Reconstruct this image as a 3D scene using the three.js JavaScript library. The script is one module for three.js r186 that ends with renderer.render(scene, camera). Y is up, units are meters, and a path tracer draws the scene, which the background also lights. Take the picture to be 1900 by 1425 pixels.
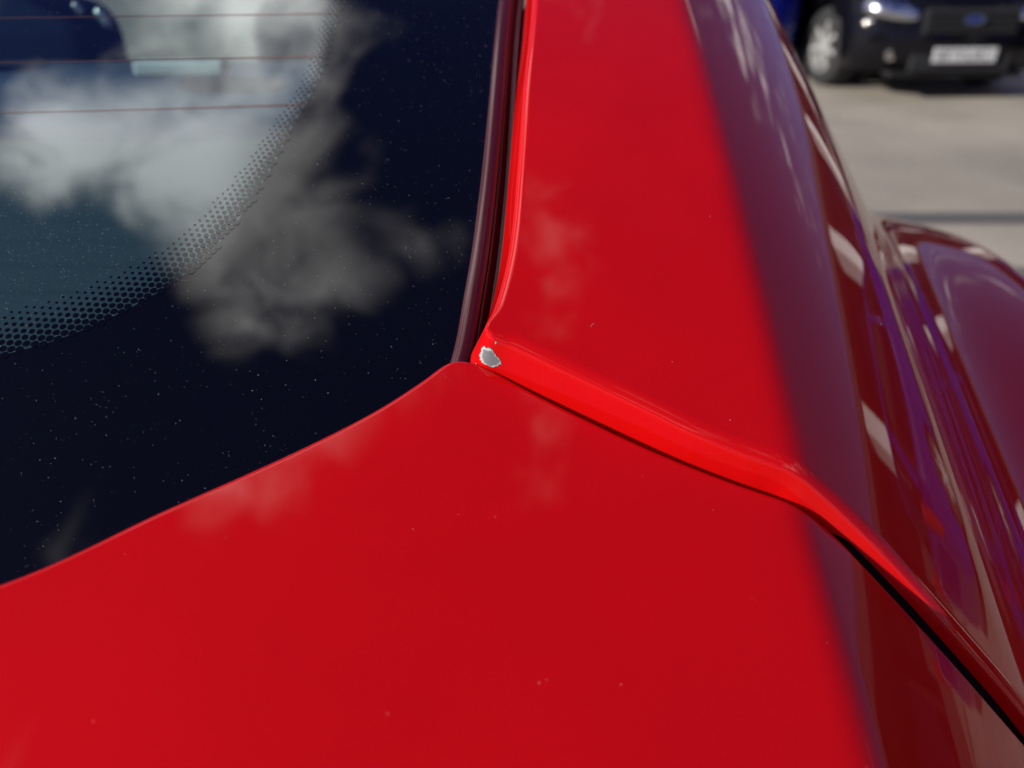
import * as THREE from 'three';
import { mergeGeometries, mergeVertices, toCreasedNormals } from 'three/addons/utils/BufferGeometryUtils.js';
import { RoundedBoxGeometry } from 'three/addons/geometries/RoundedBoxGeometry.js';

// ---------------------------------------------------------------- camera
const scene = new THREE.Scene();
const camera = new THREE.PerspectiveCamera(52.81, 4 / 3, 0.01, 900);
camera.position.set(0, 1.30, 0);
camera.rotation.set(-31 * Math.PI / 180, 0, 0);
camera.focus = 0.205;
camera.userData.fStop = 9.6;
scene.add(camera);

// ---------------------------------------------------------------- sky, sun, exposure
const SUN = new THREE.Vector3(-0.87, 0.385, 0.34).normalize();
let seedState = 12345;
function rnd() { seedState = (seedState * 1664525 + 1013904223) >>> 0; return seedState / 4294967296; }
function hash2(i, j) { let h = (i * 374761393 + j * 668265263) | 0; h = Math.imul(h ^ (h >>> 13), 1274126177); return ((h ^ (h >>> 16)) >>> 0) / 4294967296; }
function vnoise(x, y) {
  const i = Math.floor(x), j = Math.floor(y), a = x - i, b = y - j, u = a * a * a * (a * (6 * a - 15) + 10), v = b * b * b * (b * (6 * b - 15) + 10);
  return (hash2(i, j) * (1 - u) + hash2(i + 1, j) * u) * (1 - v) + (hash2(i, j + 1) * (1 - u) + hash2(i + 1, j + 1) * u) * v;
}
function fbm(x, y, n, gain = 0.5) { let s = 0, a = 1, t = 0; for (let k = 0; k < n; k++) { s += a * vnoise(x, y); t += a; a *= gain; const q = x * 1.6 - y * 1.2; y = x * 1.2 + y * 1.6 + 17.3; x = q + 9.1; } return s / t; }
const clamp01 = v => v < 0 ? 0 : v > 1 ? 1 : v;
// broken fair-weather cloud on a plane overhead; p = direction / height
const BANKS = [  // where the cloud banks hang: x, z, reach, strength
  [-0.52, -0.49, 0.11, 0.36], [-0.60, -0.46, 0.07, 0.3], [-0.34, -0.60, 0.18, 0.22], [-0.24, -0.28, 0.11, 0.12], [-0.24, -0.12, 0.06, 0.2], [-0.26, -0.82, 0.09, 0.34], [-0.36, -0.50, 0.13, 0.40], [-0.25, -0.45, 0.11, 0.36], [-0.17, -0.36, 0.08, 0.30], [-0.27, -0.24, 0.07, 0.30], [-0.10, -0.28, 0.05, 0.22], [-0.30, -0.72, 0.12, 0.38], [-0.22, -0.60, 0.10, 0.26],
  [-0.04, -0.62, 0.11, -0.5], [-0.48, -0.33, 0.06, -0.40], [-0.20, 0.02, 0.17, -0.45], [-0.56, -0.76, 0.09, -0.30], [-0.48, -0.08, 0.18, -0.40], [0.05, -0.20, 0.07, -0.35], [-0.03, -0.38, 0.07, 0.26], [-0.27, -0.13, 0.06, 0.24], [-0.19, -0.24, 0.05, 0.15],
  [0.24, -0.38, 0.20, 0.16], [0.40, -0.34, 0.12, 0.20], [0.30, -0.70, 0.10, 0.12], [0.14, -0.12, 0.09, -0.3], [0.15, -0.62, 0.08, -0.3], [0.26, -0.80, 0.16, 0.10], [0.3, -0.1, 0.2, -0.25], [0.22, -0.58, 0.10, -0.25], [0.9, -0.6, 0.5, -0.9], [1.9, -1.3, 0.8, -0.9], [0.7, -0.1, 0.3, -0.5], [1.0, -1.55, 0.28, 0.5], [1.5, -2.5, 0.5, 0.5], [3.2, -1.4, 0.9, -0.6],
];
function cloudCover(px, pz) {
  let b = -0.06 + 0.90 * (fbm(px * 0.9 + 31.7, pz * 0.9 + 11.2, 3) - 0.5);
  for (const [x, z, r, k] of BANKS) { const e = ((px - x) * (px - x) + (pz - z) * (pz - z)) / (r * r); if (e < 9) b += (k > 0 ? 1.35 * k : k) * Math.exp(-e); }
  const wx = fbm(px * 5 + 3, pz * 5 + 8, 3) - 0.5, wz = fbm(px * 5 + 40, pz * 5 + 2, 3) - 0.5;
  const f = fbm((px + 0.20 * wx) * 6 + 7, (pz + 0.20 * wz) * 4.6 + 5, 7, 0.58);
  return clamp01((f - 0.5) * 2.1 + b * 1.25 + 0.02);
}
function makeSky(W, H) {
  const a = new Float32Array(W * H * 4);
  for (let j = 0; j < H; j++) {
    const el = ((j + 0.5) / H - 0.5) * Math.PI, y = Math.sin(el), c = Math.cos(el);
    for (let i = 0; i < W; i++) {
      const az = ((i + 0.5) / W - 0.5) * 2 * Math.PI, x = c * Math.cos(az), z = c * Math.sin(az), o = 4 * (j * W + i);
      const yy = Math.max(y, 0), h = Math.pow(1 - yy, 3.2);
      const sun = x * SUN.x + y * SUN.y + z * SUN.z, glow = 0.6 * Math.exp((sun - 1) * 7);
      let r = 0.012 + 0.20 * h + 0.22 * glow, g = 0.026 + 0.26 * h + 0.22 * glow, b = 0.14 + 0.50 * h + 0.28 * glow;
      if (y > 0.02) {
        const k = 1.06 / (y + 0.06), cover = cloudCover(x * k, z * k), far = clamp01((y - 0.04) / 0.3);
        const d = cover * cover * (3 - 2 * cover) * far;
        const lit = 0.9 + 0.5 * glow + 2.2 * cover * (0.55 + 0.9 * (vnoise(x * k * 9 + 3, z * k * 8) - 0.3));
        r += (lit * 1.0 - r) * d; g += (lit * 0.975 - g) * d; b += (lit * 0.965 - b) * d;
      }
      a[o] = r; a[o + 1] = g; a[o + 2] = b; a[o + 3] = 1;
    }
  }
  const t = new THREE.DataTexture(a, W, H, THREE.RGBAFormat, THREE.FloatType);
  t.mapping = THREE.EquirectangularReflectionMapping; t.magFilter = THREE.LinearFilter; t.minFilter = THREE.LinearFilter; t.needsUpdate = true;
  return t;
}
const sky = makeSky(2048, 1024);
scene.background = sky; scene.environment = sky;
const sun = new THREE.DirectionalLight(new THREE.Color(1, 0.955, 0.88), 5.0);
sun.position.copy(SUN).multiplyScalar(40); sun.castShadow = true; sun.shadow.radius = 1; sun.shadow.mapSize.set(2048, 2048);
Object.assign(sun.shadow.camera, { left: -14, right: 14, top: 14, bottom: -14, near: 1, far: 90 });
scene.add(sun, sun.target);
const renderer = new THREE.WebGLRenderer({ antialias: true });
renderer.setSize(1024, 768);
renderer.toneMapping = THREE.LinearToneMapping;
renderer.toneMappingExposure = 1.1;
renderer.shadowMap.enabled = true;

// ---------------------------------------------------------------- helpers
const used = {};
function numbered(name) { const n = used[name] || 0; used[name] = n + 1; return n ? name + '_' + String(n).padStart(3, '0') : name; }
function tag(o, label, category, group, kind) { if (label) o.userData.label = label; if (category) o.userData.category = category; if (group) o.userData.group = group; if (kind) o.userData.kind = kind; return o; }
function thing(name, label, category, pos = [0, 0, 0], turn = 0, group) {
  const o = new THREE.Group(); o.name = numbered(name); o.position.set(...pos); o.rotation.y = turn; scene.add(o); return tag(o, label, category, group);
}
function mesh(name, geo, mat, parent, label, kind) {
  const m = new THREE.Mesh(geo, mat); m.name = parent === scene ? numbered(name) : name; m.castShadow = m.receiveShadow = true; parent.add(m);
  if (label) m.userData.label = label; if (kind) m.userData.kind = kind; return m;
}
const std = (r, g, b, o = {}) => new THREE.MeshStandardMaterial({ color: new THREE.Color().setRGB(r, g, b), roughness: 0.7, side: THREE.DoubleSide, ...o });
const phy = (r, g, b, o = {}) => new THREE.MeshPhysicalMaterial({ color: new THREE.Color().setRGB(r, g, b), roughness: 0.5, side: THREE.DoubleSide, ...o });
// normals away from the middle of the car, and every triangle wound to match
function outward(P, N, I) {
  let t = 0; for (let i = 0; i < P.length; i += 3) t += N[i] * (P[i] + 0.56) + N[i + 1] * (P[i + 1] - 0.2) + N[i + 2] * (P[i + 2] + 1.5);
  if (t < 0) for (let i = 0; i < N.length; i++) N[i] = -N[i];
  for (let i = 0; i < I.length; i += 3) {
    const a = 3 * I[i], b = 3 * I[i + 1], c = 3 * I[i + 2], u = [P[b] - P[a], P[b + 1] - P[a + 1], P[b + 2] - P[a + 2]], v = [P[c] - P[a], P[c + 1] - P[a + 1], P[c + 2] - P[a + 2]];
    const d = (u[1] * v[2] - u[2] * v[1]) * (N[a] + N[b] + N[c]) + (u[2] * v[0] - u[0] * v[2]) * (N[a + 1] + N[b + 1] + N[c + 1]) + (u[0] * v[1] - u[1] * v[0]) * (N[a + 2] + N[b + 2] + N[c + 2]);
    if (d < 0) { const k = I[i + 1]; I[i + 1] = I[i + 2]; I[i + 2] = k; }
  }
}
// a sheet from f(i, j) -> [point, normal] on an (n+1) x (m+1) lattice
function sheet(n, m, f, flip = false, keep = null) {
  const P = [], N = [], UV = [], I = [];
  for (let i = 0; i <= n; i++) for (let j = 0; j <= m; j++) { const [p, q] = f(i / n, j / m); P.push(...p); N.push(...q); UV.push(p[0] * 4, p[2] * 4); }
  for (let i = 0; i < n; i++) for (let j = 0; j < m; j++) {
    if (keep && !keep((i + 0.5) / n, (j + 0.5) / m)) continue;
    const a = i * (m + 1) + j, b = a + 1, c = a + m + 1, d = c + 1;
    I.push(a, c, b, b, c, d);
  }
  outward(P, N, I);
  const g = new THREE.BufferGeometry();
  g.setAttribute('position', new THREE.Float32BufferAttribute(P, 3)); g.setAttribute('normal', new THREE.Float32BufferAttribute(N, 3)); g.setAttribute('uv', new THREE.Float32BufferAttribute(UV, 2));
  g.setIndex(I); return g;
}
// normals from a position function by small differences
function withNormal(f, flip, h = 2e-4) {
  return (u, v) => {
    const u0 = Math.max(0, u - h), u1 = Math.min(1, u + h), v0 = Math.max(0, v - h), v1 = Math.min(1, v + h);
    const p = f(u, v), a = f(u1, v), b = f(u0, v), c = f(u, v1), d = f(u, v0);
    const s = [a[0] - b[0], a[1] - b[1], a[2] - b[2]], t = [c[0] - d[0], c[1] - d[1], c[2] - d[2]];
    let n = [s[1] * t[2] - s[2] * t[1], s[2] * t[0] - s[0] * t[2], s[0] * t[1] - s[1] * t[0]]; const l = (Math.hypot(...n) || 1) * (flip ? -1 : 1);
    return [p, [n[0] / l, n[1] / l, n[2] / l]];
  };
}
// the same geometry on the other side of the car
function mirrored(g) {
  const m = g.index ? g.clone() : mergeVertices(g), p = m.attributes.position, q = m.attributes.normal;
  for (let i = 0; i < p.count; i++) { p.setX(i, 2 * XC - p.getX(i)); q.setX(i, -q.getX(i)); }
  const ix = m.index.array; for (let i = 0; i < ix.length; i += 3) { const t = ix[i]; ix[i] = ix[i + 1]; ix[i + 1] = t; }
  return m;
}
function box(w, h, d, x, y, z, r = 0.01) { const g = new RoundedBoxGeometry(w, h, d, 2, Math.min(r, w / 2.01, h / 2.01, d / 2.01)); g.translate(x, y, z); return g; }
// a smooth curve through control points, resampled by length and softened
function curve(points, soft, n) {
  const c = new THREE.CatmullRomCurve3(points.map(([a, b]) => new THREE.Vector3(a, b, 0)), false, 'centripetal');
  const L = c.getLength(), raw = c.getSpacedPoints(Math.ceil(L / 0.0008));
  const out = raw.map((p, i) => {
    const k = Math.min(soft / 0.0008 * 2.5, i, raw.length - 1 - i) | 0; let x = 0, y = 0, w = 0;
    for (let j = -k; j <= k; j++) { const e = Math.exp(-0.5 * (j * 0.0008 / soft) ** 2); x += e * raw[i + j].x; y += e * raw[i + j].y; w += e; }
    return [x / w, y / w];
  });
  return out;
}
function along(list, t) { const u = clamp01(t) * (list.length - 1), i = Math.min(list.length - 2, Math.floor(u)), a = u - i, A = list[i], B = list[i + 1]; return [A[0] + (B[0] - A[0]) * a, A[1] + (B[1] - A[1]) * a]; }
function noiseTexture(n, f, srgb) { const a = new Uint8Array(n * n * 4); for (let j = 0; j < n; j++) for (let i = 0; i < n; i++) { const c = f(i / n, j / n), o = 4 * (j * n + i); a[o] = 255 * clamp01(c[0]); a[o + 1] = 255 * clamp01(c[1]); a[o + 2] = 255 * clamp01(c[2]); a[o + 3] = 255; } const t = new THREE.DataTexture(a, n, n); t.wrapS = t.wrapT = THREE.RepeatWrapping; t.magFilter = THREE.LinearFilter; t.minFilter = THREE.LinearMipmapLinearFilter; t.generateMipmaps = true; if (srgb) t.colorSpace = THREE.SRGBColorSpace; t.needsUpdate = true; return t; }
const tileNoise = (u, v, f, n) => { const a = fbm(u * f, v * f, n), b = fbm((u - 1) * f, v * f, n), c = fbm(u * f, (v - 1) * f, n), d = fbm((u - 1) * f, (v - 1) * f, n); return (a * (1 - u) + b * u) * (1 - v) + (c * (1 - u) + d * u) * v; };
// ---------------------------------------------------------------- body surface of the red car
// y up, the red car points to -z; its right shoulder runs along x = 0.07, its middle is at x = XC.
const XC = -0.56;
const S5 = t => { t = t < -0.5 ? -0.5 : t > 0.5 ? 0.5 : t; t += 0.5; return t * t * t * (t * (6 * t - 15) + 10); };
const sstep = (a, b, v) => { const t = Math.min(1, Math.max(0, (v - a) / (b - a))); return t * t * (3 - 2 * t); };
const lerp = (a, b, t) => a + (b - a) * t;
// height of the roof-and-pillar line above the shoulder, at station z
function spinePillar(z) {
  const d = -0.18 - z;
  if (d < 0.5) return 1.0735 + 0.466 * d - 0.16 * d * d;
  const e = d - 0.5, y5 = 1.2665; if (e < 1.5) return y5 + 0.306 * e - 0.36 * e * e;
  const f = e - 1.5, y6 = y5 + 0.306 * 1.5 - 0.36 * 2.25, m6 = 0.306 - 0.72 * 1.5; if (f < 0.75) return y6 + m6 * f + 0.45 * f * f;
  return y6 + m6 * 0.75 + 0.2531 - 0.10 * (f - 0.6);
}
const BOOT_M = Math.tan(20 * Math.PI / 180);
function spineBoot(z) {
  const e = z + 0.175;
  return spinePillar(-0.175) - 0.0095 - BOOT_M * e + 0.25 * e * e * (e > 0 ? 1 : 0);
}
function shoulder(z, boot) {           // the numbers of the cross-section at station z
  const d = -0.18 - z, y = boot ? spineBoot(z) : spinePillar(z);
  const xe = 0.0705 - 0.004 * sstep(0.0, 0.5, d) - 0.14 * sstep(2.0, 2.6, d);
  const fwd = sstep(0.15, 0.5, d), e = z + 0.44;                    // forward of the wheel arch the haunch falls away
  const a1 = lerp(0.96, 1.17, sstep(0.2, 0.6, d)), y1 = Math.min(1.05, y - 0.02), b1 = lerp(a1, 1.42, fwd), drop = e < 0 ? 0.16 * (1 - Math.exp(-e * e * 9)) : 0.05 * (1 - Math.exp(-e * e * 12));
  const yv = Math.min(0.992 - drop, e < -0.8 ? y - 0.12 : 9), l1 = (y - y1) / Math.sin(a1), ls = l1 + (y1 - yv) / Math.sin(b1);
  return { xe, y, a0: 0.115, am: 0.555, a1, b1, a2: 0.20, a3: 1.50, l1, ls, lh: lerp(0.12, 0.06, sstep(0.4, 1.0, d)) };
}
const DS = 0.001, S0 = -0.9, NS = 2000, Z0 = -4.1, DZ = 0.01, NZ = 460, tables = {};
function table(i, boot) {
  const key = i * 2 + (boot ? 1 : 0);
  if (tables[key]) return tables[key];
  const q = shoulder(Z0 + i * DZ, boot), f = new Float64Array(NS), X = new Float64Array(NS), Y = new Float64Array(NS);
  for (let k = 0; k < NS; k++) {
    const s = S0 + k * DS;
    f[k] = q.a0 * Math.exp(Math.min(0, s) / 0.3) + (q.am - q.a0) * S5((s + 0.004) / 0.014) + (0.70 - q.am) * S5((s - 0.030) / 0.066) + (q.a1 - 0.70) * S5((s - 0.078) / 0.06) + (q.b1 - q.a1) * S5((s - q.l1 - 0.02) / 0.12)
      + (q.a2 - q.b1) * S5((s - q.ls) / 0.10) + (q.a3 - q.a2) * S5((s - q.ls - q.lh) / 0.13)
      + 0.35 * S5((s - q.ls - q.lh - 0.48) / 0.2);
  }
  const k0 = Math.round(-S0 / DS); X[k0] = q.xe; Y[k0] = q.y;
  for (let k = k0; k < NS - 1; k++) { const a = (f[k] + f[k + 1]) / 2; X[k + 1] = X[k] + DS * Math.cos(a); Y[k + 1] = Y[k] - DS * Math.sin(a); }
  for (let k = k0; k > 0; k--) { const a = (f[k] + f[k - 1]) / 2; X[k - 1] = X[k] - DS * Math.cos(a); Y[k - 1] = Y[k] + DS * Math.sin(a); }
  return tables[key] = { X, Y };
}
const cr = (a, b, c, d, t) => b + 0.5 * t * (c - a + t * (2 * a - 5 * b + 4 * c - d + t * (3 * (b - c) + d - a)));
function bodyPoint(s, z, boot) {       // a point of the bare sheet: s runs across from the shoulder, z along the car
  const u = Math.min(NS - 3.001, Math.max(1, (s - S0) / DS)), k = Math.floor(u), t = u - k;
  const v = Math.min(NZ - 3.001, Math.max(1, (z - Z0) / DZ)), i = Math.floor(v), w = v - i;
  let r = [];
  for (let j = -1; j < 3; j++) { const q = table(i + j, boot); r.push(cr(q.X[k - 1], q.X[k], q.X[k + 1], q.X[k + 2], t), cr(q.Y[k - 1], q.Y[k], q.Y[k + 1], q.Y[k + 2], t)); }
  return [cr(r[0], r[2], r[4], r[6], w), cr(r[1], r[3], r[5], r[7], w), z];
}
function bodyNormal(s, z, boot) {
  const h = 0.0015, a = bodyPoint(s + h, z, boot), b = bodyPoint(s - h, z, boot), c = bodyPoint(s, z + h, boot), d = bodyPoint(s, z - h, boot);
  const u = [a[0] - b[0], a[1] - b[1], a[2] - b[2]], v = [c[0] - d[0], c[1] - d[1], c[2] - d[2]];
  const n = [v[1] * u[2] - v[2] * u[1], v[2] * u[0] - v[0] * u[2], v[0] * u[1] - v[1] * u[0]], l = Math.hypot(...n);
  return [n[0] / l, n[1] / l, n[2] / l];
}
// height of the rear window's outer face
function glassY(x, z) { const e = x - XC; return spinePillar(z) - 0.0075 - 0.030 + 0.052 - 0.068 * e * e; }
// ---------------------------------------------------------------- materials of the red car
const PAINT = { clearcoat: 0.85, clearcoatRoughness: 0.015, specularIntensity: 0.02, roughness: 0.5, metalness: 0.14 };
// faint polishing haze and grain in the paint
const paintGrain = noiseTexture(1024, (u, v) => { const k = 1 - 0.09 * tileNoise(u, v, 6, 4) - 0.025 * hash2(u * 1024 | 0, v * 1024 | 0); return [k, k, k]; }, true);
const redPaint = phy(0.70, 0.0034, 0.0040, { ...PAINT, map: paintGrain });
const blackGlass = phy(0.0022, 0.0022, 0.003, { roughness: 0.02, ior: 1.52 });
const tintGlass = phy(0.76, 0.84, 0.84, { transmission: 1, thickness: 0, roughness: 0.0, ior: 1.52 });
const darkGlass = phy(0.10, 0.12, 0.13, { transmission: 1, thickness: 0, roughness: 0.0, ior: 1.5 });
const rubber = std(0.012, 0.012, 0.013, { roughness: 0.6 });
const blackPlastic = std(0.009, 0.009, 0.0095, { roughness: 0.6 });
const cabinCloth = std(0.06, 0.10, 0.20, { roughness: 0.95 });
const cabinPale = std(0.20, 0.25, 0.30, { roughness: 0.9 });
const heaterInk = std(0.12, 0.022, 0.016, { roughness: 0.6 });
const mouldMat = phy(0.055, 0.003, 0.006, { clearcoat: 1, clearcoatRoughness: 0.12, specularIntensity: 0.2, roughness: 0.5 });
const sealMat = phy(0.12, 0.003, 0.005, { clearcoat: 0.5, clearcoatRoughness: 0.2, specularIntensity: 0.2 });
const dustMat = std(0.62, 0.62, 0.60, { roughness: 0.9 });

const car = thing('red_car', 'glossy red car filling the near view, with dark rear window and chipped paint', 'car', [0, 0.13, 0]);

const SB = 0.95, DOT_SIDE = 1;
// ---- quarter panel: crest of its rolled edge in (s, z): down the window gutter, round the corner, along the boot seam, down the side
const crest = curve([[-0.038, -1.0], [-0.046, -0.75], [-0.0555, -0.45], [-0.0625, -0.3210], [-0.0665, -0.2727], [-0.0690, -0.2347], [-0.0712, -0.2054], [-0.0738, -0.1895], [-0.0766, -0.1792], [-0.0782, -0.1756],
  [-0.0770, -0.1738], [-0.0727, -0.1724], [-0.0646, -0.1690], [-0.0513, -0.1632], [-0.0385, -0.1576], [-0.0261, -0.1520], [-0.0139, -0.1478], [-0.0030, -0.1450], [0.0060, -0.1424], [0.0115, -0.1404], [0.0209, -0.1369], [0.0305, -0.1333], [0.0484, -0.1273], [0.0686, -0.1217],
  [0.10, -0.113], [0.20, -0.090], [0.34, -0.06], [0.55, -0.01], [SB, 0.07]], 0.0015, 0);
function crestFrame(t) {
  const e = 0.0006, a = along(crest, t - e), b = along(crest, t + e), c = along(crest, t), l = Math.hypot(b[0] - a[0], b[1] - a[1]) || 1;
  return { c, n: [-(b[1] - a[1]) / l, (b[0] - a[0]) / l] };          // n points out of the panel (to the gutter, to the boot)
}
const nSign = (() => { const f = crestFrame(0.2); return f.n[0] < 0 ? 1 : -1; })();
const CORNER_T = (() => { let b = 0, m = 9; for (let i = 0; i <= 6000; i++) { const c = along(crest, i / 6000); if (c[0] < m && c[1] > -0.3) { m = c[0]; b = i / 6000; } } return b; })();
const focusT = (u, a, b) => u < 0.12 ? a * u / 0.12 : u < 0.88 ? lerp(a, b, (u - 0.12) / 0.76) : lerp(b, 1, (u - 0.88) / 0.12);
// p = 0 on the panel .. 1 at the foot of the lip
// the rolled edge: a slow roll R1 to angle a1, a tight one R2 to a2, then a flat face of height h
function lipShape(t, c) {
  const k = sstep(CORNER_T - 0.0012, CORNER_T + 0.0022, t), side = sstep(0.03, 0.12, c[0]);
  const far = 0.22 + 0.78 * sstep(0.0, 0.0045, Math.abs(t - CORNER_T));
  return { R1: lerp(0.0032, 0.0085, k) * far, a1: lerp(0.75, 0.42, k), R2: lerp(0.0012, 0.0014, k), a2: lerp(1.36, lerp(1.20, 1.3, sstep(0.0, 0.05, c[0])), k), h: lerp(lerp(0.0105, 0.0125, k), 0.0028, sstep(-0.003, 0.016, c[0])) };
}
function lipPoint(t, p) {
  const { c, n } = crestFrame(t), q = lipShape(t, c);
  let d, drop;
  if (p < 0.35) { const a = q.a1 * p / 0.35; d = q.R1 * (Math.sin(a) - Math.sin(q.a1)); drop = q.R1 * (1 - Math.cos(a)); }
  else {
    const a = lerp(q.a1, q.a2, Math.min(1, (p - 0.35) / 0.2)), e = Math.max(0, (p - 0.55) / 0.45) * q.h;
    d = q.R2 * (Math.sin(a) - Math.sin(q.a1)) + e * Math.cos(q.a2); drop = q.R1 * (1 - Math.cos(q.a1)) + q.R2 * (Math.cos(q.a1) - Math.cos(a)) + e * Math.sin(q.a2);
  }
  const s = c[0] + nSign * n[0] * d, z = c[1] + nSign * n[1] * d, b = bodyPoint(s, z), m = bodyNormal(s, z);
  return [b[0] - m[0] * drop, b[1] - m[1] * drop, b[2] - m[2] * drop];
}
function crestInner(t) { const { c, n } = crestFrame(t), q = lipShape(t, c), d = -q.R1 * Math.sin(q.a1); return [c[0] + nSign * n[0] * d, c[1] + nSign * n[1] * d]; }
const farQ = curve([[0.10, -1.0], [0.30, -1.0], [SB, -0.98], [SB, -0.6], [SB, -0.2]], 0.02, 0);
const panelAt = (u, v) => { const a = crestInner(u), b = along(farQ, u), w = Math.pow(v, 1.5); return [lerp(a[0], b[0], w), lerp(a[1], b[1], w)]; };
const wheelHole = (x, y, z, wz) => Math.hypot(z - wz, y - 0.21) < 0.385;
const REARZ = -0.42, FRONTZ = -3.0;
const qPanel = sheet(700, 150, (U, v) => { const u = focusT(U, 0.28, 0.54), [s, z] = panelAt(u, v); return [bodyPoint(s, z), bodyNormal(s, z)]; }, true,
  (U, v) => { const u = focusT(U, 0.28, 0.54), [s, z] = panelAt(u, v); return s < 0.3 || !wheelHole(...bodyPoint(s, z), REARZ); });
const qLip = sheet(1300, 26, (U, v) => withNormal(lipPoint, false, 3e-4)(focusT(U, 0.28, 0.54), v), true);
const qGeo = mergeGeometries([qPanel, qLip]);
const quarter = mesh('quarter_panel', qGeo, redPaint, car, 'red right quarter panel and pillar beside the rear window');
mesh('quarter_panel', mirrored(qGeo), redPaint, car);

// ---- boot lid
const lid = curve([[-0.64, -0.056], [-0.45, -0.064], [-0.33, -0.076], [-0.23, -0.092], [-0.1738, -0.1120], [-0.1473, -0.1294], [-0.1204, -0.1470], [-0.1043, -0.1590], [-0.0935, -0.1690], [-0.0868, -0.1756],
  [-0.0805, -0.1752], [-0.0755, -0.1729], [-0.0699, -0.1695], [-0.0578, -0.1631], [-0.0384, -0.1538], [-0.0197, -0.1467], [-0.0073, -0.1430], [0.0000, -0.1410], [0.0076, -0.1388], [0.0150, -0.1346], [0.0301, -0.1267], [0.0467, -0.1193], [0.0647, -0.1125],
  [0.10, -0.1012], [0.20, -0.078], [0.34, -0.048], [0.55, 0.002], [SB, 0.082]], 0.0024, 0);
function lidFrame(t) { const e = 0.001, a = along(lid, t - e), b = along(lid, t + e), c = along(lid, t), l = Math.hypot(b[0] - a[0], b[1] - a[1]) || 1; return { c, n: [(b[1] - a[1]) / l, -(b[0] - a[0]) / l] }; }
function lidLip(t, p) {
  const { c, n } = lidFrame(t), R = 0.0016, a = 1.5;
  let d, drop;
  if (p < 0.6) { const q = p / 0.6 * a; d = R * Math.sin(q) - R; drop = R * (1 - Math.cos(q)); } else { d = 0; drop = R + (p - 0.6) / 0.4 * 0.008; }
  const s = c[0] + n[0] * d, z = c[1] + n[1] * d, b = bodyPoint(s, z, 1), m = bodyNormal(s, z, 1);
  return [b[0] - m[0] * drop, b[1] - m[1] * drop, b[2] - m[2] * drop];
}
const farB = curve([[-0.64, 0.26], [-0.3, 0.26], [0.1, 0.26], [SB, 0.26]], 0.02, 0);
const lidAt = (u, v) => { const { c, n } = lidFrame(u), a = [c[0] - n[0] * 0.0016, c[1] - n[1] * 0.0016], b = along(farB, u), w = Math.pow(v, 1.3); return [lerp(a[0], b[0], w), lerp(a[1], b[1], w)]; };
const lidGeo = mergeGeometries([sheet(600, 130, (U, v) => { const u = focusT(U, 0.18, 0.5), [s, z] = lidAt(u, v); return [bodyPoint(s, z, 1), bodyNormal(s, z, 1)]; }, true, (u, v) => lidAt(focusT(u, 0.18, 0.5), v)[0] < 0.42),
  sheet(900, 16, (u, v) => withNormal(lidLip, false, 3e-4)(focusT(u, 0.18, 0.5), v), true, u => along(lid, focusT(u, 0.18, 0.5))[0] < 0.42)]);
const lidMesh = mesh('boot_lid', mergeGeometries([lidGeo, mirrored(lidGeo)]), redPaint, car, 'red boot lid below the rear window');
// rear corner and bumper under the lid
const cornerGeo = sheet(20, 60, (u, v) => { const s = lerp(0.4195, SB, v), z = lerp(lerp(-0.025, 0.085, v), 0.26, u); return [bodyPoint(s, z, 1), bodyNormal(s, z, 1)]; }, false);
const tailAt = (u, v) => { const s = lerp(-0.637, SB, v), b = bodyPoint(s, 0.26, 1), q = u; return [b[0] - Math.max(0, b[0] + 0.2) * 0.10 * q * q, lerp(b[1], 0.32, q * (b[1] > 0.32 ? 1 : 0)), 0.26 + 0.12 * Math.sin(q * 2.6) - Math.pow(Math.max(0, b[0] - XC), 3) * 0.1 * Math.min(1, q * 4)]; };
const tailGeo = sheet(30, 90, withNormal(tailAt, false, 1e-3), false);
mesh('rear_bumper', mergeGeometries([cornerGeo, mirrored(cornerGeo), tailGeo, mirrored(tailGeo)]), redPaint, car);
// drain channel that closes the gap under the lid and the gutter
const channelAt = (t, p) => {
  const { c, n } = crestFrame(t), top = lerp(0.0085, 0.0038, sstep(-0.003, 0.016, c[0])), d = p < 0.3 ? 0.0002 : lerp(0.0002, 0.026, (p - 0.3) / 0.7), drop = p < 0.3 ? lerp(top, 0.0185, p / 0.3) : 0.0185 + 0.004 * sstep(0.3, 1, p);
  const s = c[0] + nSign * n[0] * d, z = c[1] + nSign * n[1] * d, b = bodyPoint(s, z), m = bodyNormal(s, z); return [b[0] - m[0] * drop, b[1] - m[1] * drop, b[2] - m[2] * drop];
};
const chan = sheet(900, 10, withNormal(channelAt, false, 4e-4), true, u => along(crest, u)[0] > -0.07 && u > CORNER_T);
mesh('drain_channel', mergeGeometries([chan, mirrored(chan)]), rubber, car);

// ---- rear window: pane inside the dotted border, black border round it
const edgeIn = curve([[-0.075, -0.955], [-0.060, -0.62], [-0.0625, -0.42], [-0.0674, -0.3198], [-0.0687, -0.2902], [-0.0736, -0.2644], [-0.0768, -0.2445], [-0.0814, -0.2263], [-0.0884, -0.2093], [-0.0974, -0.1976], [-0.1090, -0.1875],
  [-0.1205, -0.1801], [-0.1324, -0.1751], [-0.17, -0.162], [-0.25, -0.143], [-0.4, -0.124], [XC, -0.118]], 0.004, 0);
const edgeOut = curve([[0.022, -1.0], [0.018, -0.75], [0.006, -0.45], [-0.0015, -0.330], [-0.0035, -0.28], [-0.0055, -0.24], [-0.0085, -0.205], [-0.014, -0.172], [-0.03, -0.150], [-0.06, -0.128], [-0.10, -0.102], [-0.16, -0.078], [-0.26, -0.052], [-0.4, -0.038], [XC, -0.034]], 0.004, 0);
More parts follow.
